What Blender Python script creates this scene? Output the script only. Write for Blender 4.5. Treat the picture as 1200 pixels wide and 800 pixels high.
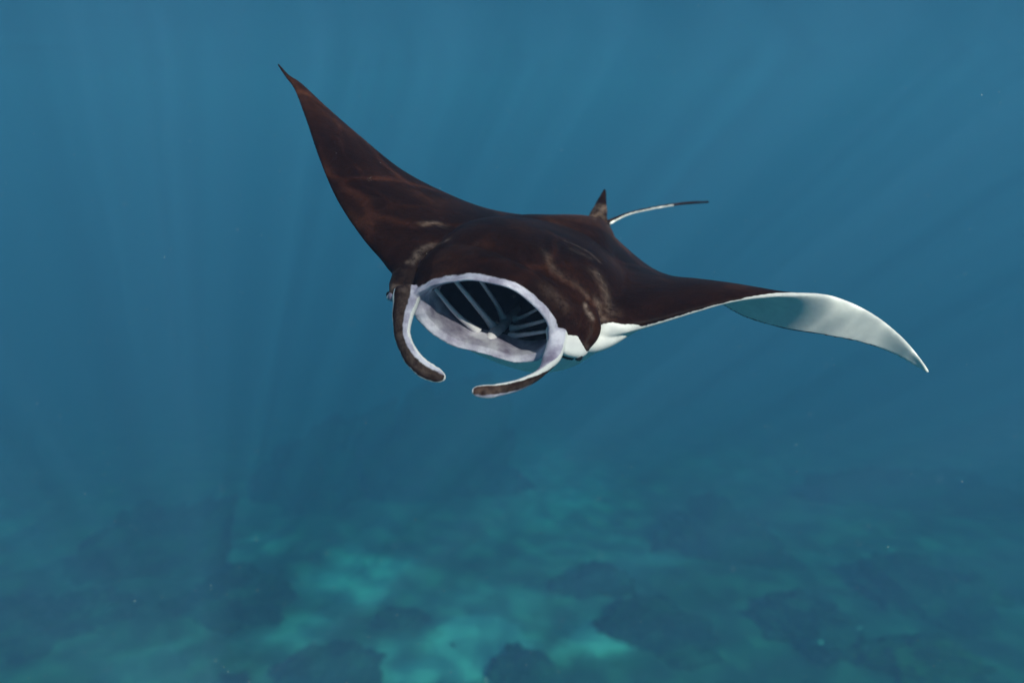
import bpy, bmesh, math, random
import numpy as np
from mathutils import Vector, noise
from mathutils.bvhtree import BVHTree

random.seed(7)
rng = np.random.default_rng(7)
sc = bpy.context.scene
for o in list(bpy.data.objects):
    bpy.data.objects.remove(o)

# ------------------------------------------------------------------ camera
CAM_Z = -1.8
PITCH = math.radians(21)
cam_data = bpy.data.cameras.new('camera')
cam = bpy.data.objects.new('camera', cam_data)
sc.collection.objects.link(cam)
cam.location = (0, 0, CAM_Z)
cam.rotation_euler = (math.radians(90) - PITCH, 0, 0)
cam_data.sensor_width = 36
cam_data.lens = 24
cam_data.clip_start = 0.05
cam_data.clip_end = 1000
cam_data.dof.use_dof = True
cam_data.dof.focus_distance = 2.75
cam_data.dof.aperture_fstop = 0.85
sc.camera = cam

# ------------------------------------------------------------------ sky and sun
SUN_TO = Vector((0.36, -0.60, 0.71)).normalized()
elev = math.asin(SUN_TO.z)
world = bpy.data.worlds.new('World')
sc.world = world
world.use_nodes = True
wn, wl = world.node_tree.nodes, world.node_tree.links
sky = wn.new('ShaderNodeTexSky')
sky.sky_type = 'NISHITA'
sky.sun_disc = False
sky.sun_elevation = elev
sky.sun_rotation = math.atan2(SUN_TO.x, SUN_TO.y)
wl.new(sky.outputs[0], wn['Background'].inputs[0])
wn['Background'].inputs[1].default_value = 0.125
sun_data = bpy.data.lights.new('sun', 'SUN')
sun_data.energy = 5.0
sun_data.angle = math.radians(0.5)
sun_data.color = (1.0, 0.90, 0.78)
sun = bpy.data.objects.new('sun', sun_data)
sun.rotation_euler = (-SUN_TO).to_track_quat('-Z', 'Y').to_euler()
sc.collection.objects.link(sun)

sc.view_settings.view_transform = 'Standard'
sc.view_settings.look = 'None'
sc.view_settings.exposure = 2.12
sc.view_settings.gamma = 1.0
sc.view_settings.use_curve_mapping = False
sc.cycles.use_denoising = True
sc.cycles.volume_bounces = 2
sc.cycles.max_bounces = 8
sc.cycles.transparent_max_bounces = 8

# ------------------------------------------------------------------ helpers
C0 = np.array([0, 0, CAM_Z])
RIGHT = np.array([1., 0, 0])
FWD = np.array([0, math.cos(PITCH), -math.sin(PITCH)])
UP = np.array([0, math.sin(PITCH), math.cos(PITCH)])
FPX = 800.0


def P(px, py, d):
    """point that the photograph shows at px, py, at distance d in front of the lens plane"""
    return C0 + d * ((px - 600) / FPX * RIGHT + (400 - py) / FPX * UP + FWD)


def reef_base(y, z):
    """the reef falls away gently with distance"""
    return z - 0.34 * (math.log1p(math.exp((y - 34) / 4.0)) * 4.0 if y < 200 else y - 34)


def ground_at(px, py, z):
    r = (px - 600) / FPX * RIGHT + (400 - py) / FPX * UP + FWD
    lo, hi = 0.0, 300.0
    for _ in range(50):
        t = (lo + hi) / 2
        p = C0 + r * t
        lo, hi = (t, hi) if p[2] > reef_base(p[1], z) else (lo, t)
    return C0 + r * lo


def tagged(o, label=None, cat=None, group=None, kind=None):
    if label: o['label'] = label
    if cat: o['category'] = cat
    if group: o['group'] = group
    if kind: o['kind'] = kind
    return o


def link_mesh(name, verts, faces, mat, parent=None, smooth=True):
    me = bpy.data.meshes.new(name)
    me.from_pydata([tuple(v) for v in verts], [], [tuple(f) for f in faces])
    me.update()
    if smooth:
        me.polygons.foreach_set('use_smooth', [True] * len(me.polygons))
    if mat: me.materials.append(mat)
    o = bpy.data.objects.new(name, me)
    sc.collection.objects.link(o)
    if parent is not None:
        o.parent = parent
    return o


def spline(pts, n):
    """Catmull-Rom through the rows of pts, centripetal in index, n samples"""
    p = np.asarray(pts, float)
    p = np.vstack([2 * p[0] - p[1], p, 2 * p[-1] - p[-2]])
    m = len(p) - 3
    out = []
    for t in np.linspace(0, m, n):
        i = min(int(t), m - 1)
        x = t - i
        a, b, c, d = p[i:i + 4]
        out.append(0.5 * (2 * b + (c - a) * x + (2 * a - 5 * b + 4 * c - d) * x * x + (3 * b - a - 3 * c + d) * x ** 3))
    return np.array(out)


def closed_spline(pts, n):
    p = np.asarray(pts, float)
    m = len(p)
    out = []
    for t in np.linspace(0, m, n, endpoint=False):
        i = int(t)
        x = t - i
        a, b, c, d = p[(i - 1) % m], p[i % m], p[(i + 1) % m], p[(i + 2) % m]
        out.append(0.5 * (2 * b + (c - a) * x + (2 * a - 5 * b + 4 * c - d) * x * x + (3 * b - a - 3 * c + d) * x ** 3))
    return np.array(out)


def new_mat(name):
    m = bpy.data.materials.new(name)
    m.use_nodes = True
    nt = m.node_tree
    return m, nt.nodes, nt.links, nt.nodes['Principled BSDF']


def node(ns, typ, **kw):
    n = ns.new(typ)
    for k, v in kw.items():
        if k in n.inputs:
            n.inputs[k].default_value = v
        else:
            setattr(n, k, v)
    return n


def ramp(ns, stops, interp='LINEAR'):
    r = ns.new('ShaderNodeValToRGB')
    r.color_ramp.interpolation = interp
    while len(r.color_ramp.elements) < len(stops):
        r.color_ramp.elements.new(0.5)
    for e, (pos, col) in zip(r.color_ramp.elements, stops):
        e.position = pos
        e.color = col if len(col) == 4 else (*col, 1)
    return r


def mixc(ns, ls, fac, a, b, mode='MIX'):
    m = ns.new('ShaderNodeMix')
    m.data_type = 'RGBA'
    m.blend_type = mode
    for sock, v in ((m.inputs[0], fac), (m.inputs[6], a), (m.inputs[7], b)):
        if hasattr(v, 'links') or isinstance(v, bpy.types.NodeSocket):
            ls.new(v, sock)
        elif isinstance(v, (int, float)):
            sock.default_value = v
        else:
            sock.default_value = (*v, 1) if len(v) == 3 else v
    return m.outputs[2]


def mathn(ns, ls, op, a, b=None, c=None, clamp=False):
    m = ns.new('ShaderNodeMath')
    m.operation = op
    m.use_clamp = clamp
    for k, v in enumerate((a, b, c)):
        if v is None: continue
        if isinstance(v, bpy.types.NodeSocket): ls.new(v, m.inputs[k])
        else: m.inputs[k].default_value = v
    return m.outputs[0]


# ------------------------------------------------------------------ materials
def mat_seabed():
    m, ns, ls, b = new_mat('seabed_sand_and_rubble')
    geo = ns.new('ShaderNodeNewGeometry')
    att = node(ns, 'ShaderNodeAttribute', attribute_name='sand')
    n1 = node(ns, 'ShaderNodeTexNoise', Scale=0.22, Detail=6.0, Roughness=0.5)
    ls.new(geo.outputs['Position'], n1.inputs['Vector'])
    n2 = node(ns, 'ShaderNodeTexNoise', Scale=2.4, Detail=7.0, Roughness=0.7)
    ls.new(geo.outputs['Position'], n2.inputs['Vector'])
    f = mathn(ns, ls, 'MULTIPLY_ADD', n1.outputs[0], 0.75, -0.375)
    f = mathn(ns, ls, 'ADD', att.outputs['Fac'], f)
    f = mathn(ns, ls, 'MULTIPLY_ADD', n2.outputs[0], 0.2, f)
    f = mathn(ns, ls, 'SUBTRACT', f, 0.10)
    r = ramp(ns, [(0.08, (0.06, 0.085, 0.055)), (0.40, (0.17, 0.20, 0.13)), (0.80, (0.38, 0.40, 0.32)), (1.0, (0.58, 0.58, 0.50))])
    ls.new(f, r.inputs[0])
    ls.new(r.outputs[0], b.inputs['Base Color'])
    b.inputs['Roughness'].default_value = 0.95
    b.inputs['Specular IOR Level'].default_value = 0.1
    bp = node(ns, 'ShaderNodeBump', Strength=0.6, Distance=0.16)
    ls.new(n2.outputs[0], bp.inputs['Height'])
    ls.new(bp.outputs[0], b.inputs['Normal'])
    return m


def mat_coral(name, c0, c1, c2):
    m, ns, ls, b = new_mat(name)
    tc = ns.new('ShaderNodeTexCoord')
    n1 = node(ns, 'ShaderNodeTexNoise', Scale=2.6, Detail=6.0, Roughness=0.65)
    ls.new(tc.outputs['Object'], n1.inputs['Vector'])
    v = node(ns, 'ShaderNodeTexVoronoi', Scale=14.0)
    ls.new(tc.outputs['Object'], v.inputs['Vector'])
    r = ramp(ns, [(0.35, c0), (0.55, c1), (0.75, c2)])
    ls.new(n1.outputs[0], r.inputs[0])
    ls.new(r.outputs[0], b.inputs['Base Color'])
    b.inputs['Roughness'].default_value = 0.9
    b.inputs['Specular IOR Level'].default_value = 0.1
    bp = node(ns, 'ShaderNodeBump', Strength=0.7, Distance=0.06)
    ls.new(v.outputs['Distance'], bp.inputs['Height'])
    ls.new(bp.outputs[0], b.inputs['Normal'])
    return m


def mat_water_surface():
    """a rippled sea surface: a painted transmission pattern masks the sun into caustics and shafts; mirrors the sea at flat angles"""
    m, ns, ls, b = new_mat('rippled_water_surface')
    ns.remove(b)
    out = ns['Material Output']
    geo = ns.new('ShaderNodeNewGeometry')
    pos = node(ns, 'ShaderNodeVectorMath', operation='ADD')
    pos.inputs[1].default_value = (-0.31, 0.45, 0)
    ls.new(geo.outputs['Position'], pos.inputs[0])
    nz = node(ns, 'ShaderNodeTexNoise', Scale=1.3, Detail=2.0)
    ls.new(pos.outputs[0], nz.inputs['Vector'])
    off = node(ns, 'ShaderNodeVectorMath', operation='MULTIPLY_ADD')
    ls.new(nz.outputs['Color'], off.inputs[0])
    off.inputs[1].default_value = (0.7, 0.7, 0)
    ls.new(pos.outputs[0], off.inputs[2])
    lines = []
    for scale, lo, hi in ((1.6, 0.0, 0.052), (3.7, 0.0, 0.065)):
        v = node(ns, 'ShaderNodeTexVoronoi', feature='DISTANCE_TO_EDGE', voronoi_dimensions='2D', Scale=scale)
        ls.new(off.outputs[0], v.inputs['Vector'])
        mr = node(ns, 'ShaderNodeMapRange', interpolation_type='SMOOTHSTEP')
        mr.inputs['From Min'].default_value = lo
        mr.inputs['From Max'].default_value = hi
        mr.inputs['To Min'].default_value = 1
        mr.inputs['To Max'].default_value = 0
        ls.new(v.outputs['Distance'], mr.inputs['Value'])
        lines.append(mathn(ns, ls, 'POWER', mr.outputs[0], 1.3))
    light_noise = node(ns, 'ShaderNodeTexNoise', Scale=0.42, Detail=2.0)
    ls.new(pos.outputs[0], light_noise.inputs['Vector'])
    sw = node(ns, 'ShaderNodeMapRange', interpolation_type='SMOOTHSTEP')
    sw.inputs['From Min'].default_value = 0.32
    sw.inputs['From Max'].default_value = 0.68
    ls.new(light_noise.outputs[0], sw.inputs['Value'])
    net = mathn(ns, ls, 'MULTIPLY_ADD', lines[1], 0.5, lines[0])
    net = mathn(ns, ls, 'MULTIPLY', net, sw.outputs[0])
    val = mathn(ns, ls, 'MULTIPLY_ADD', net, 0.82, 0.14)  # painted caustics: the pattern dims the sun between bright lines
    val = mathn(ns, ls, 'MULTIPLY_ADD', sw.outputs[0], 0.22, val, clamp=True)
    big = node(ns, 'ShaderNodeTexNoise', Scale=0.42, Detail=1.0)  # added noise holds back broad patches of sun to draw light shafts
    bo = node(ns, 'ShaderNodeVectorMath', operation='ADD')
    bo.inputs[1].default_value = (3.0, 11.0, 0)
    ls.new(geo.outputs['Position'], bo.inputs[0])
    ls.new(bo.outputs[0], big.inputs['Vector'])
    bm_ = node(ns, 'ShaderNodeMapRange', interpolation_type='SMOOTHSTEP')
    bm_.inputs['From Min'].default_value = 0.40; bm_.inputs['From Max'].default_value = 0.58
    bm_.inputs['To Min'].default_value = 0.5; bm_.inputs['To Max'].default_value = 1.0
    ls.new(big.outputs[0], bm_.inputs['Value'])
    val = mathn(ns, ls, 'MULTIPLY', val, bm_.outputs[0])
    tr = ns.new('ShaderNodeBsdfTransparent')
    ls.new(val, tr.inputs[0])
    gl = ns.new('ShaderNodeBsdfGlossy')
    gl.inputs['Roughness'].default_value = 0.08
    gl.inputs['Color'].default_value = (1, 1, 1, 1)
    fr = node(ns, 'ShaderNodeFresnel', IOR=1.333)
    mx = ns.new('ShaderNodeMixShader')
    ls.new(fr.outputs[0], mx.inputs[0])
    ls.new(tr.outputs[0], mx.inputs[1])
    ls.new(gl.outputs[0], mx.inputs[2])
    ls.new(mx.outputs[0], out.inputs['Surface'])
    return m


def mat_manta():
    m, ns, ls, b = new_mat('manta_skin')
    geo = ns.new('ShaderNodeNewGeometry')
    att = node(ns, 'ShaderNodeAttribute', attribute_name='mask')
    sep = ns.new('ShaderNodeSeparateColor')
    ls.new(att.outputs['Color'], sep.inputs[0])
    mark = att.outputs['Alpha']
    n1 = node(ns, 'ShaderNodeTexNoise', Scale=2.4, Detail=5.0, Roughness=0.55)
    n2 = node(ns, 'ShaderNodeTexNoise', Scale=38.0, Detail=4.0, Roughness=0.65)
    n3 = node(ns, 'ShaderNodeTexNoise', Scale=160.0, Detail=2.0)
    for n in (n1, n2, n3): ls.new(geo.outputs['Position'], n.inputs['Vector'])
    # dark dorsal skin: near black brown with rusty brown clouds
    r = ramp(ns, [(0.34, (0.0100, 0.0030, 0.0018)), (0.54, (0.0255, 0.0082, 0.0046)), (0.76, (0.075, 0.027, 0.0140))])
    ls.new(n1.outputs[0], r.inputs[0])
    g = mathn(ns, ls, 'MULTIPLY_ADD', n2.outputs[0], 1.3, 0.35)
    g = mathn(ns, ls, 'MULTIPLY', g, mathn(ns, ls, 'MULTIPLY_ADD', n3.outputs[0], 1.6, 0.2))
    dark = mixc(ns, ls, 1.0, r.outputs[0], (1, 1, 1), 'MULTIPLY')
    vm = ns.new('ShaderNodeVectorMath'); vm.operation = 'SCALE'
    ls.new(dark, vm.inputs[0]); ls.new(g, vm.inputs['Scale'])
    # pale shoulder marks and streaks
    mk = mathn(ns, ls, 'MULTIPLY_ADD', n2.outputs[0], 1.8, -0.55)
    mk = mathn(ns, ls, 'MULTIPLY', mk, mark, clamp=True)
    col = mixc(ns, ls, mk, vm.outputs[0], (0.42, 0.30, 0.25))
    # lips and the rims of the head fins: lavender grey with darker blotches
    lr = ramp(ns, [(0.30, (0.26, 0.21, 0.30)), (0.46, (0.46, 0.41, 0.52)), (0.62, (0.72, 0.67, 0.77))])
    n4 = node(ns, 'ShaderNodeTexNoise', Scale=11.0, Detail=4.0, Roughness=0.6)
    ls.new(geo.outputs['Position'], n4.inputs['Vector'])
    ls.new(n4.outputs[0], lr.inputs[0])
    e = mathn(ns, ls, 'MULTIPLY_ADD', n2.outputs[0], 0.5, -0.25)
    lipf = mathn(ns, ls, 'ADD', sep.outputs[1], e)
    lf = node(ns, 'ShaderNodeMapRange', interpolation_type='SMOOTHSTEP')
    lf.inputs['From Min'].default_value = 0.36; lf.inputs['From Max'].default_value = 0.62
    ls.new(lipf, lf.inputs['Value'])
    col = mixc(ns, ls, lf.outputs[0], col, lr.outputs[0])
    # white belly; also carries the painted rim light of the head fins
    wf0 = mathn(ns, ls, 'ADD', sep.outputs[0], e)
    wf = node(ns, 'ShaderNodeMapRange', interpolation_type='SMOOTHSTEP')
    wf.inputs['From Min'].default_value = 0.38; wf.inputs['From Max'].default_value = 0.60
    ls.new(wf0, wf.inputs['Value'])
    wr = ramp(ns, [(0.34, (0.74, 0.70, 0.70)), (0.6, (0.86, 0.82, 0.80))])
    ls.new(mathn(ns, ls, 'MULTIPLY_ADD', n4.outputs[0], 0.6, mathn(ns, ls, 'MULTIPLY', n2.outputs[0], 0.4)), wr.inputs[0])
    col = mixc(ns, ls, wf.outputs[0], col, wr.outputs[0])
    # shade of the deep throat painted near black on its walls
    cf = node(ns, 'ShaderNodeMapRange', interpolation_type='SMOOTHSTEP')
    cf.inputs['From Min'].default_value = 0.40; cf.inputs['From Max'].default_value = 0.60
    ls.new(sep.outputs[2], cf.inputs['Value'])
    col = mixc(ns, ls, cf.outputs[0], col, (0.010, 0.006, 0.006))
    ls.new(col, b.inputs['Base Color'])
    b.inputs['Roughness'].default_value = 0.42
    b.inputs['Specular IOR Level'].default_value = 0.04
    b.inputs['IOR'].default_value = 1.4
    hb = mathn(ns, ls, 'MULTIPLY_ADD', n3.outputs[0], 0.35, n2.outputs[0])
    bp = node(ns, 'ShaderNodeBump', Strength=0.40, Distance=0.006)
    ls.new(mathn(ns, ls, 'MULTIPLY_ADD', wf.outputs[0], -0.34, 0.40), bp.inputs['Strength'])
    ls.new(hb, bp.inputs['Height'])
    ls.new(bp.outputs[0], b.inputs['Normal'])
    return m


def mat_plain(name, col, rough=0.6, var=0.25, scale=30, spec=0.2):
    m, ns, ls, b = new_mat(name)
    tc = ns.new('ShaderNodeTexCoord')
    n1 = node(ns, 'ShaderNodeTexNoise', Scale=scale, Detail=4.0)
    ls.new(tc.outputs['Object'], n1.inputs['Vector'])
    r = ramp(ns, [(0.3, tuple(c * (1 - var) for c in col)), (0.7, tuple(min(1, c * (1 + var)) for c in col))])
    ls.new(n1.outputs[0], r.inputs[0])
    ls.new(r.outputs[0], b.inputs['Base Color'])
    b.inputs['Roughness'].default_value = rough
    b.inputs['Specular IOR Level'].default_value = spec
    return m


M_SEABED = mat_seabed()
M_CORAL = [mat_coral('brown_coral', (0.028, 0.040, 0.028), (0.062, 0.078, 0.052), (0.15, 0.16, 0.11)),
           mat_coral('green_coral', (0.05, 0.08, 0.035), (0.09, 0.13, 0.05), (0.17, 0.21, 0.08))]
M_SURF = mat_water_surface()
M_SKIN = mat_manta()
M_GILL = mat_plain('pale_gill_arch', (0.72, 0.65, 0.68), 0.5, 0.15)
M_EYE = mat_plain('dark_eye', (0.012, 0.010, 0.012), 0.25, spec=0.5)
M_FISH_D = mat_plain('dark_fish_scales', (0.03, 0.04, 0.035), 0.5)
M_FISH_P = mat_plain('pale_fish_scales', (0.70, 0.70, 0.66), 0.4)
M_SNOW = mat_plain('pale_plankton', (0.75, 0.75, 0.72), 0.8)

# ------------------------------------------------------------------ sea surface, seabed
SEA_Z = -35.5


def ground_z(x, y):
    p = Vector((x * 0.06, y * 0.06, 1.7))
    q = Vector((x * 0.25, y * 0.25, 4.1))
    return reef_base(y, SEA_Z) + 1.5 * noise.noise(p) + 0.45 * noise.noise(q)


# pale sand flats: px, py, half sizes in px of the photograph -> patches lying on the seabed
SAND = [(648, 562, 85, 75, 0.9), (425, 672, 80, 36, 1.2), (565, 750, 75, 44, 1.5), (500, 785, 90, 40, 1.2), (690, 752, 55, 26, 1.15),
        (292, 635, 44, 32, 0.8), (345, 738, 60, 32, 0.95), (740, 655, 80, 30, 0.7), (560, 700, 110, 34, 0.8), (190, 790, 80, 26, 0.75),
        (900, 650, 130, 26, 0.55), (1010, 640, 80, 26, 0.55), (860, 545, 140, 35, 0.5), (1165, 690, 36, 26, 0.6), (640, 620, 90, 34, 0.65), (700, 720, 110, 30, 0.6)]


def make_seabed():
    n = 300
    lin = np.linspace(-1, 1, n)
    warp = np.sign(lin) * (np.abs(lin) ** 2.0) * 320
    xs = warp
    ys = warp + 25.0
    verts, sand = [], []
    pp = []
    for (px, py, hx, hy, k) in SAND:
        c = ground_at(px, py, SEA_Z); a = ground_at(px + hx, py, SEA_Z); t = ground_at(px, py - hy, SEA_Z); u = ground_at(px, py + hy, SEA_Z)
        pp.append((c[0], c[1], abs(a[0] - c[0]), (t[1] - u[1]) / 2, k))
    for y in ys:
        for x in xs:
            z = ground_z(x, y)
            s = 0.30
            wx = x + 1.9 * noise.noise(Vector((x * .3, y * .3, 2))) + .5 * noise.noise(Vector((x * 1.0, y * 1.0, 6)))
            wy = y + 2.9 * noise.noise(Vector((x * .3, y * .3, 12))) + .7 * noise.noise(Vector((x * 1.0, y * 1.0, 16)))
            for (cx, cy, rx, ry, k) in pp:
                dx, dy = (wx - cx) / rx, (wy - cy) / ry
                d = dx * dx + dy * dy
                if d < 6: s = max(s, k * math.exp(-d * 0.9) * 1.0)
            verts.append((x, y, z)); sand.append(s)
    faces = [(j * n + i, j * n + i + 1, (j + 1) * n + i + 1, (j + 1) * n + i) for j in range(n - 1) for i in range(n - 1)]
    o = link_mesh('seabed', verts, faces, M_SEABED)
    a = o.data.attributes.new('sand', 'FLOAT', 'POINT')
    a.data.foreach_set('value', sand)
    tagged(o, 'pale sand and dark rubble seabed far below the manta', kind='structure')
    return o


make_seabed()


def make_surface():
    n = 160
    lin = np.linspace(-1, 1, n)
    w = np.sign(lin) * (np.abs(lin) ** 1.6) * 320
    verts = [(x, y + 25, 0.05 * noise.noise(Vector((x * 0.5, y * 0.5, 9))) + 0.02 * noise.noise(Vector((x * 2.1, y * 2.1, 3)))) for y in w for x in w]
    faces = [(j * n + i, j * n + i + 1, (j + 1) * n + i + 1, (j + 1) * n + i) for j in range(n - 1) for i in range(n - 1)]
    o = link_mesh('water_surface', verts, faces, M_SURF)
    tagged(o, 'rippled sea surface above the manta', kind='structure')


make_surface()

# ------------------------------------------------------------------ coral mounds on the seabed
CORALS = [  # px, py of the centre, half width px, half depth px, height m, material, label
    (520, 575, 88, 62, 1.1, 0, 'large dark coral mound straight below the curled head fins, left of a pale sand patch'),
    (365, 578, 78, 58, 1.0, 0, 'broad dark coral mound left of the largest mound, above the wedge of pale sand'),
    (150, 660, 95, 50, 0.9, 0, 'dark coral mound in the lower left, near the left edge'),
    (268, 715, 60, 34, 0.6, 0, 'dark coral mound left of the wedge of pale sand, lower left quarter'),
    (60, 740, 70, 40, 0.7, 0, 'dark coral mound in the bottom left corner'),
    (385, 790, 60, 22, 0.5, 0, 'low dark coral mound at the bottom edge, left of the brightest sand'),
    (612, 786, 34, 26, 0.55, 0, 'small dark coral mound at the bottom edge, right of the brightest sand'),
    (770, 742, 60, 34, 0.6, 0, 'dark coral mound right of the round bright sand patch near the bottom'),
    (850, 640, 70, 34, 0.8, 0, 'dark coral mound in the right half, halfway between manta and bottom edge'),
    (955, 735, 60, 38, 0.8, 0, 'dark coral mound at the lower right behind the pale fish'),
    (1095, 695, 66, 40, 0.9, 0, 'large dark coral mound in the lower right, beside the greenish coral'),
    (1168, 690, 26, 20, 0.45, 1, 'greenish coral mound at the right edge, lower right'),
    (1080, 590, 110, 30, 0.8, 0, 'far dim coral mound under the tip of the white wing'),
    (700, 690, 44, 20, 0.4, 0, 'low coral mound between the two bright sand patches and the manta'),
    (470, 722, 30, 12, 0.3, 0, 'low dark coral mound between the sand wedge and the brightest sand'),
    (1080, 775, 70, 26, 0.6, 1, 'coral mound at the bottom edge, far right'),
]


def coral_mound(px, py, hx, hy, h, mi, label, k):
    h = h * 1.5
    c = ground_at(px, py, SEA_Z + h * 0.3)
    a = ground_at(px + hx, py, SEA_Z + h * 0.3)
    t = ground_at(px, py - hy, SEA_Z + h * 0.3)
    rx = abs(a[0] - c[0]); ry = max(abs(t[1] - c[1]) * 0.75, rx * 0.6)
    bm = bmesh.new()
    bmesh.ops.create_icosphere(bm, subdivisions=5, radius=1)
    sd = Vector((k * 7.3, k * 3.1, k * 1.7))
    for v in bm.verts:
        p = v.co.copy()
        d = 1 + 0.55 * noise.noise(p * 1.1 + sd) + 0.34 * noise.noise(p * 2.6 + sd) + 0.26 * noise.noise(p * 5.5 + sd) + 0.12 * noise.noise(p * 13 + sd)
        cell = noise.voronoi(Vector((p.x * rx, p.y * ry, p.z * h)) * 1.2 + sd)[0][0]
        d += 0.16 * (0.5 - cell) + 0.05 * noise.noise(p * 11 + sd)
        v.co = Vector((p.x * rx * d, p.y * ry * d, p.z * h * d))
    me = bpy.data.meshes.new('coral_mound'); bm.to_mesh(me); bm.free()
    me.polygons.foreach_set('use_smooth', [True] * len(me.polygons))
    me.materials.append(M_CORAL[mi])
    o = bpy.data.objects.new('coral_mound', me)
    sc.collection.objects.link(o)
    o.location = (c[0], c[1], ground_z(c[0], c[1]) + 0.05)
    tagged(o, label, 'coral mound', 'coral mounds on the seabed')


for k, a in enumerate(CORALS):
    coral_mound(*a, k)

# ------------------------------------------------------------------ manta ray
F = np.array([-.37, -.37, -.85]); F /= np.linalg.norm(F)
S = np.array([.88, -.43, -.20]); S -= F * S.dot(F); S /= np.linalg.norm(S)
U = -np.cross(F, S)
O_CAM = np.array([.11, .27, 3.0])
R3 = np.stack([RIGHT, UP, FWD])            # camera axes as rows in world space
Fw, Sw, Uw = F @ R3, S @ R3, U @ R3
Ow = C0 + O_CAM @ R3


def B(f, s, u):
    return Ow + f * Fw + s * Sw + u * Uw


src_v, src_f, src_m = [], [], []           # source surfaces: all are fused into one skin


def add_surface(grid, mask, wrap_u=False, cap0=True, cap1=True):
    """grid: (n rings) x (m points) x 3, every ring closed; mask the same shape x 4"""
    n, m = grid.shape[:2]
    base = len(src_v)
    src_v.extend(grid.reshape(-1, 3)); src_m.extend(mask.reshape(-1, 4))
    for j in range(n - 1):
        for i in range(m):
            i2 = (i + 1) % m
            src_f.append((base + j * m + i, base + j * m + i2, base + (j + 1) * m + i2, base + (j + 1) * m + i))
    for on, j in ((cap0, 0), (cap1, n - 1)):
        if on:
            c = len(src_v)
            src_v.append(grid[j].mean(0)); src_m.append(mask[j].mean(0))
            for i in range(m):
                src_f.append((base + j * m + i, base + j * m + (i + 1) % m, c))


# --- wings: stations from the raised tip (photo left) to the drooping tip (photo right)
#   leading edge px py d | trailing edge px py d | thickness | camber
ST = [
    ((325, 75, 3.27), (326.5, 75.5, 3.275), .008, 0),
    ((335, 90, 3.25), (338, 88, 3.27), .009, 0),
    ((346, 106, 3.23), (353, 98, 3.29), .011, .002),
    ((359, 140, 3.15), (384, 127, 3.36), .018, .010),
    ((374, 184, 3.01), (422, 160, 3.40), .030, .020),
    ((394, 231, 2.90), (472, 200, 3.41), .048, .030),
    ((420, 271, 2.79), (528, 229, 3.47), .075, .035),
    ((444, 299, 2.73), (575, 246, 3.56), .11, .035),
    ((470, 322, 2.68), (625, 254, 3.70), .16, .03),
    ((530, 345, 2.72), (672, 257, 3.88), .20, .02),
    ((600, 370, 2.74), (708, 262, 3.98), .21, .02),
    ((660, 390, 2.72), (722, 280, 3.80), .20, .02),
    ((704, 393, 2.64), (757, 310, 3.60), .15, .03),
    ((760, 380, 2.66), (787, 326, 3.48), .10, .04),
    ((815, 364, 2.69), (815, 338, 3.40), .07, .05),
    ((853, 353.5, 2.70), (842, 354, 3.27), .055, .055),
    ((890, 347.5, 2.71), (872, 371, 3.07), .045, .05),
    ((930, 344.5, 2.72), (915, 384, 2.91), .036, .026),
    ((975, 347, 2.73), (962, 392, 2.84), .028, .008),
    ((1020, 366, 2.76), (1008, 401, 2.83), .022, .004),
    ((1056, 394, 2.78), (1046, 414, 2.84), .016, .002),
    ((1079, 421, 2.81), (1075, 430, 2.84), .010, .004),
    ((1088, 436, 2.825), (1087.5, 436.5, 2.835), .008, 0),
]
LE = [P(*a) for a, b, t, c in ST]
LE[9], LE[10], LE[11] = B(.27, -.335, 0), B(-.28, 0, 0), B(.27, .335, 0)      # behind the throat
LE = spline(LE, 330)
TE = spline([P(*b) for a, b, t, c in ST], 330)
TH = spline([[t] for a, b, t, c in ST], 330)[:, 0].clip(.008)
CB = spline([[c] for a, b, t, c in ST], 330)[:, 0]
NC = 46
cs = (1 - np.cos(np.linspace(0, math.pi, NC))) / 2
prof = 1.9 * (np.sqrt(cs) * (1 - cs) ** 1.15 * 0.95 + 0.12 * np.sqrt(cs * (1 - cs)))
prof /= prof.max()
grid = np.zeros((330, 2 * NC - 2, 3)); mask = np.zeros((330, 2 * NC - 2, 4))
mid = (LE + TE) / 2
prev = Uw
normals = {}
for j in list(range(165, 330)) + list(range(164, -1, -1)):
    if j == 164: prev = normals[165]
    n_ = np.cross(TE[j] - LE[j], mid[min(j + 2, 329)] - mid[max(j - 2, 0)])
    l_ = np.linalg.norm(n_)
    n_ = prev if l_ < 1e-7 else n_ / l_
    prev = normals[j] = n_ if n_ @ prev > 0 else -n_
for j in range(330):
    ch = TE[j] - LE[j]
    nrm = normals[j]          # dorsal normal
    L = np.linalg.norm(ch)
    t = min(TH[j], max(L * 0.6, .006))
    cam_l = CB[j] * 4 * cs * (1 - cs)
    top = LE[j] + np.outer(cs, ch) + np.outer(cam_l + t * (0.55 * prof + .0), nrm)
    bot = LE[j] + np.outer(cs, ch) + np.outer(cam_l - t * (0.45 * prof + .0), nrm)
    edge = 0.0035
    top += nrm * edge; bot -= nrm * edge
    grid[j, :NC] = top
    grid[j, NC:] = bot[1:-1][::-1]
    st = j / 329 * (len(ST) - 1)
    wt = np.where(cs < np.interp(st, [11, 11.6, 12.1, 12.5, 12.9, 13.3, 15, 16, 17, 22], [0, .03, .03, .010, -.002, -.002, -.002, .002, .012, .016]), 1.0, 0.0)
    wb = np.where((cs > 0.965) | (cs < np.interp(st, [0, 8, 9, 12, 12.6, 13.2, 15, 15.7, 22], [.12, .10, .05, .0, .0, .0, .0, .0, .0])), 0.0, 1.0)
    mask[j, :NC, 0] = wt
    mask[j, NC:, 0] = wb[1:-1][::-1]
add_surface(grid, mask)

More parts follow.
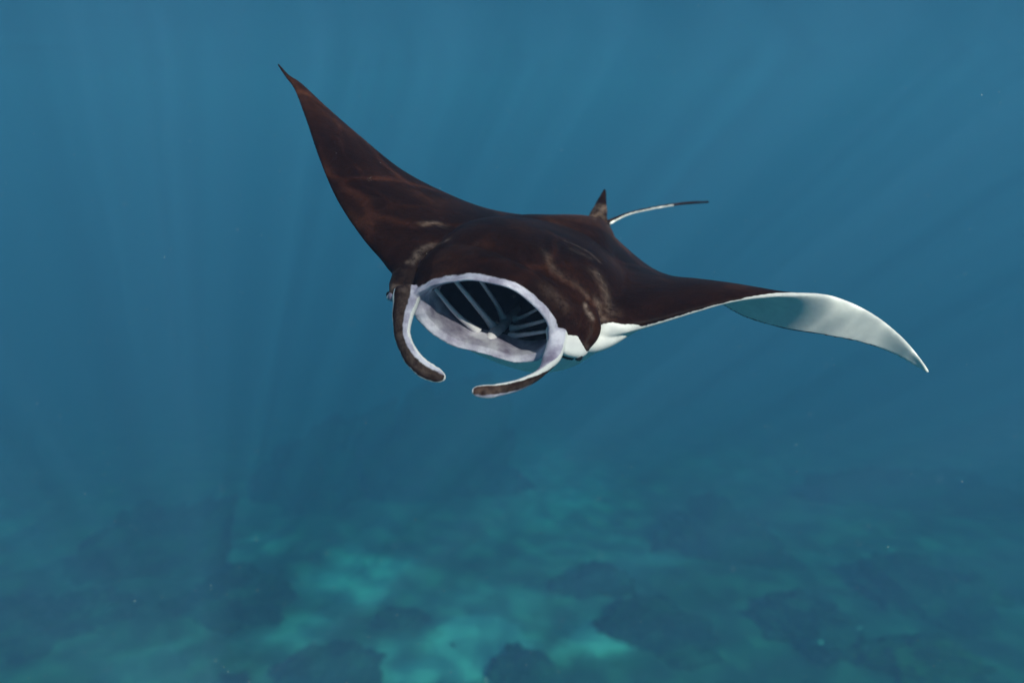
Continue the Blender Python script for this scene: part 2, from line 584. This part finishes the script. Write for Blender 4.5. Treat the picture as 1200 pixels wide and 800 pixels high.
# --- trunk and head: rings along the body, the last ring is the lip; inside it the throat
NR = 96
LIP_PX = [(487, 364, 2.585), (481, 352, 2.57), (491, 340, 2.54), (515, 330.5, 2.50), (545, 326.5, 2.47), (580, 330.5, 2.46), (610, 342, 2.46),
          (632, 359, 2.47), (645, 381, 2.49), (648, 402, 2.52), (642, 414, 2.57), (631, 420, 2.60), (612, 423, 2.62), (588, 418, 2.62),
          (558, 410, 2.62), (530, 401, 2.62), (509, 389, 2.62), (496, 376, 2.61)]
lip = closed_spline([P(*p) for p in LIP_PX], NR)
# lip in body coordinates
lb = np.stack([(lip - Ow) @ Fw, (lip - Ow) @ Sw, (lip - Ow) @ Uw], 1)
lc = lb.mean(0)
ang = np.arctan2((lb[:, 2] - lc[2]) / 0.13, (lb[:, 1] - lc[1]) / 0.28)
#        f     s0    u0    half width, top, bottom
BODY = [(-1.16, .02, .00, .015, .012, .012), (-1.05, .02, .00, .05, .03, .03), (-.90, .015, .01, .11, .055, .055), (-.65, .01, .01, .21, .08, .13),
        (-.35, .0, .015, .34, .13, .21), (-.05, .0, .02, .42, .185, .29), (.18, -.01, .02, .40, .195, .31), (.34, -.025, .01, .365, .175, .26)]
rows, rmask = [], []
sp = spline(BODY, 60)
for (f, s0, u0, w, tp, bt) in sp:
    r = []
    for a in ang:
        ca, sa = math.cos(a), math.sin(a)
        x = math.copysign(abs(ca) ** (0.85 if sa > 0 else 0.6), ca); y = math.copysign(abs(sa) ** 0.9, sa)
        r.append(B(f, s0 + w * x, u0 + (tp if sa > 0 else bt) * y))
    rows.append(r)
    rmask.append([(1.0 if math.sin(a) < -0.12 else 0.0, 0, 0, 0) for a in ang])
rows = np.array(rows); rmask = np.array(rmask, float)
last = rows[-1]
cen = lip.mean(0)
outw = (lip - cen) * np.array([[1 + .035 * noise.noise(Vector((math.cos(a) * 3.5, math.sin(a) * 3.5, 5)))] for a in ang])
# head: blend from the last trunk ring to a slightly wider lip ring, then roll over the lip into the mouth
head, hmask = [], []
lipo = cen + outw * 1.03 - Fw * 0.02
for t in np.linspace(0, 1, 16)[1:]:
    e = t
    p = last * (1 - e) + lipo * e + np.outer(np.ones(NR), Uw) * 0.0
    bulge = math.sin(math.pi * t) * 0.022
    c = p.mean(0)
    d = p - c; d /= np.linalg.norm(d, axis=1)[:, None]
    head.append(p + d * bulge)
    hm = np.zeros((NR, 4))
    hm[:, 0] = np.where(np.sin(ang) < -0.35, 1.0, 0.0)
    hm[:, 1] = 1.0 if t > 0.97 else 0.0
    hmask.append(hm)
roll = [(1.025, -.004, 1), (1.00, .010, 1), (.97, .012, 1), (.945, .004, 1), (.925, -.012, 1), (.915, -.03, 1), (.91, -.05, 1)]
low = np.clip(-np.sin(ang) * 2.2, 0, 1)[:, None]
roll_low = [(1.04, -.012, 0), (1.04, .010, .1), (1.01, .022, .5), (.96, .018, 1), (.90, -.005, 1), (.875, -.035, 1), (.875, -.055, 1)]
for (k, off, l), (k2, off2, l2) in zip(roll, roll_low):
    kk = k * (1 - low) + k2 * low
    oo = off * (1 - low) + off2 * low
    head.append(cen + outw * kk + Fw * oo)
    hm = np.zeros((NR, 4)); hm[:, 1] = l * (1 - low[:, 0]) + l2 * low[:, 0]
    hm[:, 0] = low[:, 0] * (1 - l2)
    hm[:, 2] = low[:, 0] * (.47 if k2 < .93 else 0)  # shading of the mouth floor painted in as a darker tone
    hmask.append(hm)
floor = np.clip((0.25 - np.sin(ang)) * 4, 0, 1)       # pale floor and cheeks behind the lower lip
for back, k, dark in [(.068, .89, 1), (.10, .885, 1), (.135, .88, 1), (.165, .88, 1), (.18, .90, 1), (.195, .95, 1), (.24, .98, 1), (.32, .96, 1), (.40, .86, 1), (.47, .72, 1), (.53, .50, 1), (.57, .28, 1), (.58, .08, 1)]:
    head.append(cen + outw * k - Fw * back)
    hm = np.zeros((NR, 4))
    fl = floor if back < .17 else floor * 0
    hm[:, 2] = np.clip(dark * (1 - fl), .47, 1)  # painted cavity shade: floor darkened, deeper walls near black
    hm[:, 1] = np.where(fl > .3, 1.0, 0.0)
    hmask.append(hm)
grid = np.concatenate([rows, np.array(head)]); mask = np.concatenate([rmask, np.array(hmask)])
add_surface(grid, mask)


# --- strap-like pieces: head fins, tail, back fin
def strap(ctrl, n, m, maskfn):
    """ctrl rows: px py d | half width, half thickness | width direction (world)"""
    pts = spline([P(*c[0]) for c in ctrl], n)
    wh = spline([c[1] for c in ctrl], n)
    wd = spline([c[2] for c in ctrl], n)
    g = np.zeros((n, m, 3)); mk = np.zeros((n, m, 4))
    for j in range(n):
        tan = pts[min(j + 1, n - 1)] - pts[max(j - 1, 0)]; tan /= np.linalg.norm(tan)
        w = wd[j] - tan * (wd[j] @ tan); w /= np.linalg.norm(w)
        nn = np.cross(tan, w)
        for i in range(m):
            a = 2 * math.pi * i / m
            g[j, i] = pts[j] + w * wh[j][0] * (1 + .09 * noise.noise(Vector((j * .16, math.copysign(3, math.cos(a)), pts[j][0] * 9)))) * math.cos(a) + nn * wh[j][1] * math.sin(a)
            mk[j, i] = maskfn(j / (n - 1), a, nn, w)
    add_surface(g, mk)


def fin_mask(inner, pale=0):
    def fn(t, a, nn, w):
        m = [0, 0, 0, 0]
        # rim light painted white on edges and tip; inner face pale near the root
        rim = abs(math.cos(a))
        if rim > 0.90 or t > 0.962: m[0] = 1.0
        if inner * math.cos(a) > 0.38: m[1] = 1.0 - .45 * t
        if 0.0 < rim < 0.5: m[3] = 0.35
        if pale: m[1] = max(m[1], min(1, max(0, (.46 + .10 * math.sin(a) - t) / .22)))
        return m
    return fn


cR, cU, cF = RIGHT, UP, FWD
# photo left head fin
strap([((478, 340, 2.60), (.055, .035), cR), ((476, 352, 2.56), (.052, .030), cR), ((472, 372, 2.52), (.042, .022), cR * .9 - cF * .3),
       ((472, 395, 2.47), (.034, .016), cR * .8 - cF * .5), ((481, 416, 2.43), (.034, .013), cR * .75 + cU * .35 - cF * .3),
       ((495, 431, 2.41), (.034, .012), cR * .5 + cU * .8), ((508, 438, 2.40), (.030, .011), cR * .3 + cU * .95), ((517, 441.5, 2.395), (.022, .010), cR * .3 + cU * .95),
       ((522.5, 443, 2.392), (.008, .007), cR * .3 + cU * .95)], 70, 28, fin_mask(1))
# photo right head fin
strap([((652, 385, 2.56), (.040, .035), cR), ((652, 401, 2.52), (.036, .030), cR), ((646, 420, 2.46), (.034, .022), cR * .8 + cU * .2),
       ((632, 438, 2.40), (.026, .016), cR * .5 + cU * .6 - cF * .4), ((610, 450, 2.36), (.024, .013), cU * .8 - cF * .5), ((585, 457, 2.33), (.024, .012), cU * .95 - cF * .2),
       ((568, 458.5, 2.32), (.024, .011), cU), ((558, 458.5, 2.315), (.019, .010), cU), ((552.5, 458.5, 2.312), (.008, .007), cU)], 70, 28, fin_mask(-1, 1))
# tail
strap([((698, 262, 3.85), (.035, .03), cU), ((712, 261, 3.98), (.018, .016), cU), ((735, 251, 4.08), (.011, .010), cU), ((765, 244, 4.16), (.010, .009), cU), ((800, 238.5, 4.24), (.0095, .009), cU),
       ((831, 236.5, 4.30), (.0075, .0075), cU)], 90, 14, lambda t, a, nn, w: ([1, 0, 0, 0] if (math.cos(a) < -0.1 and .1 < t < .74) else [0, 0, 0, 0]))
# back fin
strap([((700, 262, 3.90), (.062, .022), cR), ((702, 250, 3.92), (.050, .018), cR), ((704.5, 240, 3.94), (.036, .012), cR), ((707, 230, 3.96), (.020, .009), cR),
       ((709, 222, 3.975), (.008, .006), cR)], 40, 20, lambda t, a, nn, w: [0, 0, 0, .25 if t < .5 else 0])


def blob(c, r, mk, ax=None):
    n, m = 16, 24
    ax = ax or (Sw, Uw, Fw)
    g = np.zeros((n, m, 3)); mm = np.zeros((n, m, 4))
    for j in range(n):
        th = math.pi * (j + .5) / n
        for i in range(m):
            a = 2 * math.pi * i / m
            g[j, i] = c + ax[0] * r[0] * math.sin(th) * math.cos(a) + ax[1] * r[1] * math.sin(th) * math.sin(a) + ax[2] * r[2] * math.cos(th)
            mm[j, i] = mk or (1.0 if math.sin(th) * math.sin(a) < .1 else 0, 0, 0, 0)
    add_surface(g, mm)


# the lobes at the sides of the head that carry the eyes
strap([((694, 362, 2.66), (.02, .02), cR), ((690, 378, 2.60), (.048, .034), cR), ((689, 392, 2.58), (.042, .034), cR), ((684, 405, 2.56), (.026, .026), cR), ((680, 414, 2.545), (.017, .018), cR),
       ((677, 421, 2.525), (.006, .006), cR)], 30, 24, lambda t, a, nn, w: [0, 0, 0, .25 if t > .6 else 0])
blob(P(665, 402, 2.57), (.085, .036, .08), (1, 0, 0, 0))
strap([((668, 403, 2.60), (.028, .04), cU), ((688, 404, 2.65), (.036, .05), cU), ((706, 400, 2.70), (.032, .06), cU), ((726, 393, 2.73), (.020, .05), cU), ((748, 385, 2.74), (.006, .02), cU)], 30, 24, lambda t, a, nn, w: [1, 0, 0, 0])
strap([((486, 312, 2.74), (.03, .03), cR), ((478, 324, 2.69), (.060, .045), cR), ((471, 336, 2.65), (.052, .040), cR), ((465, 346, 2.63), (.034, .030), cR), ((461, 353, 2.62), (.008, .008), cR)], 30, 24, lambda t, a, nn, w: [0, 0, 0, .5 if t > .6 else .1])
blob(P(462, 347, 2.63), (.022, .022, .03), (.2, .8, 0, .6))
blob(P(456.5, 348.5, 2.64), (.012, .014, .016), (1, 0, 0, 0))


def fuse_manta():
    me = bpy.data.meshes.new('manta_source')
    me.from_pydata([tuple(v) for v in src_v], [], src_f)
    bm = bmesh.new(); bm.from_mesh(me); bmesh.ops.recalc_face_normals(bm, faces=bm.faces); bm.to_mesh(me); bm.free()
    o = bpy.data.objects.new('manta_source', me)
    sc.collection.objects.link(o)
    md = o.modifiers.new('r', 'REMESH'); md.mode = 'VOXEL'; md.voxel_size = 0.0052; md.adaptivity = 0
    s1 = o.modifiers.new('s', 'SMOOTH'); s1.factor = 0.5; s1.iterations = 5
    dg = bpy.context.evaluated_depsgraph_get()
    out = bpy.data.meshes.new_from_object(o.evaluated_get(dg))
    bvh = BVHTree.FromPolygons([Vector(v) for v in src_v], src_f)
    bpy.data.objects.remove(o)
    nv = len(out.vertices)
    co = np.empty(nv * 3); out.vertices.foreach_get('co', co); co = co.reshape(-1, 3)
    sm = np.array(src_m); mask = np.zeros((nv, 4))
    for i in range(nv):
        loc, nr, fi, dist = bvh.find_nearest(co[i])
        mask[i] = sm[list(src_f[fi])].mean(0)
    ed = np.empty(len(out.edges) * 2, int); out.edges.foreach_get('vertices', ed); ed = ed.reshape(-1, 2)
    deg = np.bincount(ed.ravel(), minlength=nv)[:, None]
    for _ in range(4):
        acc = np.zeros_like(mask)
        np.add.at(acc, ed[:, 0], mask[ed[:, 1]]); np.add.at(acc, ed[:, 1], mask[ed[:, 0]])
        mask = 0.4 * mask + 0.6 * acc / np.maximum(deg, 1)
    return out, co, mask


mesh, co, mask = fuse_manta()
# pale streaks and shoulder marks on the back: centre, length direction, half length, half width, strength
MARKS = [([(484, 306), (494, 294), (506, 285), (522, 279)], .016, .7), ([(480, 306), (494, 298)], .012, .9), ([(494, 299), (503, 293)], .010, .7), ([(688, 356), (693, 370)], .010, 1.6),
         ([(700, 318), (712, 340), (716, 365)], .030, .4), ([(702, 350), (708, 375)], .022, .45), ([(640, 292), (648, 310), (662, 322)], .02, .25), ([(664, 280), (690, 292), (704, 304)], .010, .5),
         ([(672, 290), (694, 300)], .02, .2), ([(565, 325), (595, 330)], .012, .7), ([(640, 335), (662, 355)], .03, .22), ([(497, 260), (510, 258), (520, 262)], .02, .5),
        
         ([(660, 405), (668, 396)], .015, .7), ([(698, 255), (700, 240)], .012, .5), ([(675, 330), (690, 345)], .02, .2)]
rel = co - C0
dep = rel @ FWD
ppx = np.stack([600 + FPX * (rel @ RIGHT) / dep, 400 - FPX * (rel @ UP) / dep], 1)


def on_skin(px, py):
    near = np.nonzero(((ppx - (px, py)) ** 2).sum(1) < 9)[0]
    return co[near[np.argmin(dep[near])]] if len(near) else P(px, py, 2.9)


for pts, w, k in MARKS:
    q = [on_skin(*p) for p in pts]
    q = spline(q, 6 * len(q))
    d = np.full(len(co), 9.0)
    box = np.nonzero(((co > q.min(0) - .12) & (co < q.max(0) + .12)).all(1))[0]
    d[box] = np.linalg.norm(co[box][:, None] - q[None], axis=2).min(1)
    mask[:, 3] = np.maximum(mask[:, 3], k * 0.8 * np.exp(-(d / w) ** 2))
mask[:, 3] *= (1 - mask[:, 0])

manta = bpy.data.objects.new('manta_ray', None)
manta.location = Ow
manta.empty_display_size = 0.2
sc.collection.objects.link(manta)
tagged(manta, 'dark brown manta ray swimming open-mouthed with head fins curled and one white wing tip drooping', 'manta ray')
inv = -Ow
co2 = co + inv
mesh.vertices.foreach_set('co', co2.ravel())
mesh.update()
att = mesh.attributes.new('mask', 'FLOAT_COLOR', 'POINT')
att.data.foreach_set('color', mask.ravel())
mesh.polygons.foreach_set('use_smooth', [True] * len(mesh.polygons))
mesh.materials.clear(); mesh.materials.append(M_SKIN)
mesh.name = 'body'
body = bpy.data.objects.new('body', mesh)
sc.collection.objects.link(body); body.parent = manta


def tube(name, pts, rad, mat, parent, m=10):
    n = len(pts)
    vs, fs = [], []
    for j in range(n):
        tan = pts[min(j + 1, n - 1)] - pts[max(j - 1, 0)]; tan = tan / np.linalg.norm(tan)
        h = Uw if abs(tan @ Uw) < .9 else Sw
        w = np.cross(tan, h); w /= np.linalg.norm(w); nn = np.cross(tan, w)
        for i in range(m):
            a = 2 * math.pi * i / m
            vs.append(pts[j] + rad[j] * (w * math.cos(a) + nn * math.sin(a)) - Ow)
    for j in range(n - 1):
        for i in range(m):
            fs.append((j * m + i, j * m + (i + 1) % m, (j + 1) * m + (i + 1) % m, (j + 1) * m + i))
    fs.append(tuple(range(m))[::-1]); fs.append(tuple((n - 1) * m + i for i in range(m)))
    return link_mesh(name, vs, fs, mat, parent)


# gill arches: hoops that rise from the ridge on the mouth floor to the roof on either side
GILLS = [((561, 389, 2.72), (536, 369, 2.69), (508, 336, 2.63), .0075), ((579, 384, 2.77), (561, 362, 2.73), (531, 326, 2.64), .0085), ((590, 373, 2.85), (581, 355, 2.80), (562, 327, 2.68), .0075),
         ((604, 374, 2.87), (613, 371, 2.82), (630, 362, 2.70), .006), ((600, 385, 2.80), (616, 381.5, 2.75), (640, 375, 2.64), .007), ((598, 394, 2.76), (617, 391.5, 2.71), (642, 388, 2.62), .007)]
for a, b_, c, r in GILLS:
    pts = spline([P(*a), P(*b_), P(*c)], 22)
    x = np.linspace(0, 1, 22)
    tube('gill_arch', pts, r * (1.6 - .6 * x) + .008 * np.exp(-x * 8), M_GILL, manta)
ridge = spline([P(573, 400, 2.69), P(578, 393, 2.73), P(586, 385, 2.79), P(596, 374, 2.88), P(606, 363, 2.97), P(614, 355, 3.05)], 30)
tube('throat_ridge', ridge, np.interp(np.linspace(0, 1, 30), [0, .1, .25, .5, 1], [.010, .022, .026, .020, .012]), M_GILL, manta, 16)


def eyeball(c, r):
    bm = bmesh.new(); bmesh.ops.create_uvsphere(bm, u_segments=20, v_segments=12, radius=r)
    me = bpy.data.meshes.new('eye'); bm.to_mesh(me); bm.free()
    me.polygons.foreach_set('use_smooth', [True] * len(me.polygons)); me.materials.append(M_EYE)
    o = bpy.data.objects.new('eye', me); sc.collection.objects.link(o); o.parent = manta
    o.location = c - Ow


eyeball(P(678, 418, 2.535), .016)
eyeball(P(456, 345, 2.66), .012)


# ------------------------------------------------------------------ small reef fish near the bottom
def fish_mesh():
    prof = [(-.50, .012, .03), (-.40, .03, .06), (-.2, .075, .15), (.05, .10, .20), (.28, .085, .17), (.43, .05, .09), (.5, .012, .02)]
    sp_ = spline(prof, 18); m = 12
    vs, fs = [], []
    for x, w, h in sp_:
        for i in range(m):
            a = 2 * math.pi * i / m
            vs.append((x, w * math.cos(a), h * math.sin(a)))
    for j in range(17):
        for i in range(m):
            fs.append((j * m + i, j * m + (i + 1) % m, (j + 1) * m + (i + 1) % m, (j + 1) * m + i))
    fs.append(tuple(range(m))); fs.append(tuple(17 * m + i for i in range(m))[::-1])

    def plate(outline):
        b0 = len(vs); n = len(outline)
        for sy in (-.008, .008):
            vs.extend((x, sy, z) for x, z in outline)
        fs.append(tuple(b0 + i for i in range(n))); fs.append(tuple(b0 + n + i for i in range(n))[::-1])
        for i in range(n): fs.append((b0 + i, b0 + n + i, b0 + n + (i + 1) % n, b0 + (i + 1) % n))
    plate([(-.46, 0), (-.74, .17), (-.66, 0), (-.74, -.17)])
    plate([(.15, .17), (-.25, .13), (-.33, .20), (-.1, .28), (.08, .25)])
    plate([(-.05, -.17), (-.25, -.12), (-.3, -.2), (-.15, -.26)])
    return vs, fs


fv, ff = fish_mesh()
for (px, py, d, size, rz, ry, mt, lab) in [
        (531, 755, 42.0, .55, 2.5, .25, M_FISH_D, 'tiny dark fish over the brightest sand at the bottom'),
        (1007.5, 735, 41.5, .34, .5, -.2, M_FISH_P, 'tiny pale fish above the lower right coral, highest of three'),
        (962, 752, 40.6, .38, .2, .3, M_FISH_P, 'tiny pale fish at lower right, leftmost of three'),
        (1015.5, 759, 40, .3, 1.0, .1, M_FISH_P, 'tiny pale fish near the bottom edge at lower right, lowest of three')]:
    o = link_mesh('reef_fish', [tuple(size * c for c in v) for v in fv], ff, mt)
    o.location = P(px, py, d); o.rotation_euler = (0, ry, rz)
    tagged(o, lab, 'fish', 'small fish over the reef')


# ------------------------------------------------------------------ drifting plankton specks
def snow():
    vs, fs = [], []
    for _ in range(1500):
        d = 1.2 + 6 * random.random() ** 0.8
        p = C0 + d * (random.uniform(-.85, .85) * RIGHT + random.uniform(-.6, .6) * UP + FWD)
        r = random.uniform(.0005, .0012) * (0.5 + 0.25 * d)
        b0 = len(vs)
        for ax in ((1, 0, 0), (-1, 0, 0), (0, 1, 0), (0, -1, 0), (0, 0, 1), (0, 0, -1)):
            vs.append(p + np.array(ax) * r * random.uniform(.6, 1.3))
        for a in (0, 1):
            for b_ in (2, 3):
                for c in (4, 5): fs.append((b0 + a, b0 + b_, b0 + c))
    o = link_mesh('plankton', vs, fs, M_SNOW, smooth=False)
    tagged(o, 'pale plankton specks drifting in the water', 'plankton', kind='stuff')


snow()


# ------------------------------------------------------------------ the sea water itself (haze)
def haze():
    m = bpy.data.materials.new('sea_water')
    m.use_nodes = True
    ns, ls = m.node_tree.nodes, m.node_tree.links
    ns.remove(ns['Principled BSDF'])
    v = ns.new('ShaderNodeVolumePrincipled')
    v.inputs['Density'].default_value = 0.046
    v.inputs['Color'].default_value = (0.070, 0.114, 0.205, 1)
    v.inputs['Absorption Color'].default_value = (0.02, 0.56, 0.63, 1)
    v.inputs['Anisotropy'].default_value = 0.0
    ls.new(v.outputs[0], ns['Material Output'].inputs['Volume'])
    h = 340
    z0, z1 = reef_base(25 + 320, SEA_Z) - 3.5, 0.35
    vs = [(x, y + 25, z) for z in (z0, z1) for y in (-h, h) for x in (-h, h)]
    fs = [(0, 2, 3, 1), (4, 5, 7, 6), (0, 1, 5, 4), (2, 6, 7, 3), (0, 4, 6, 2), (1, 3, 7, 5)]
    o = link_mesh('haze', vs, fs, m, smooth=False)
    tagged(o, 'blue-green sea water veiling everything far off', 'water', kind='stuff')


haze()
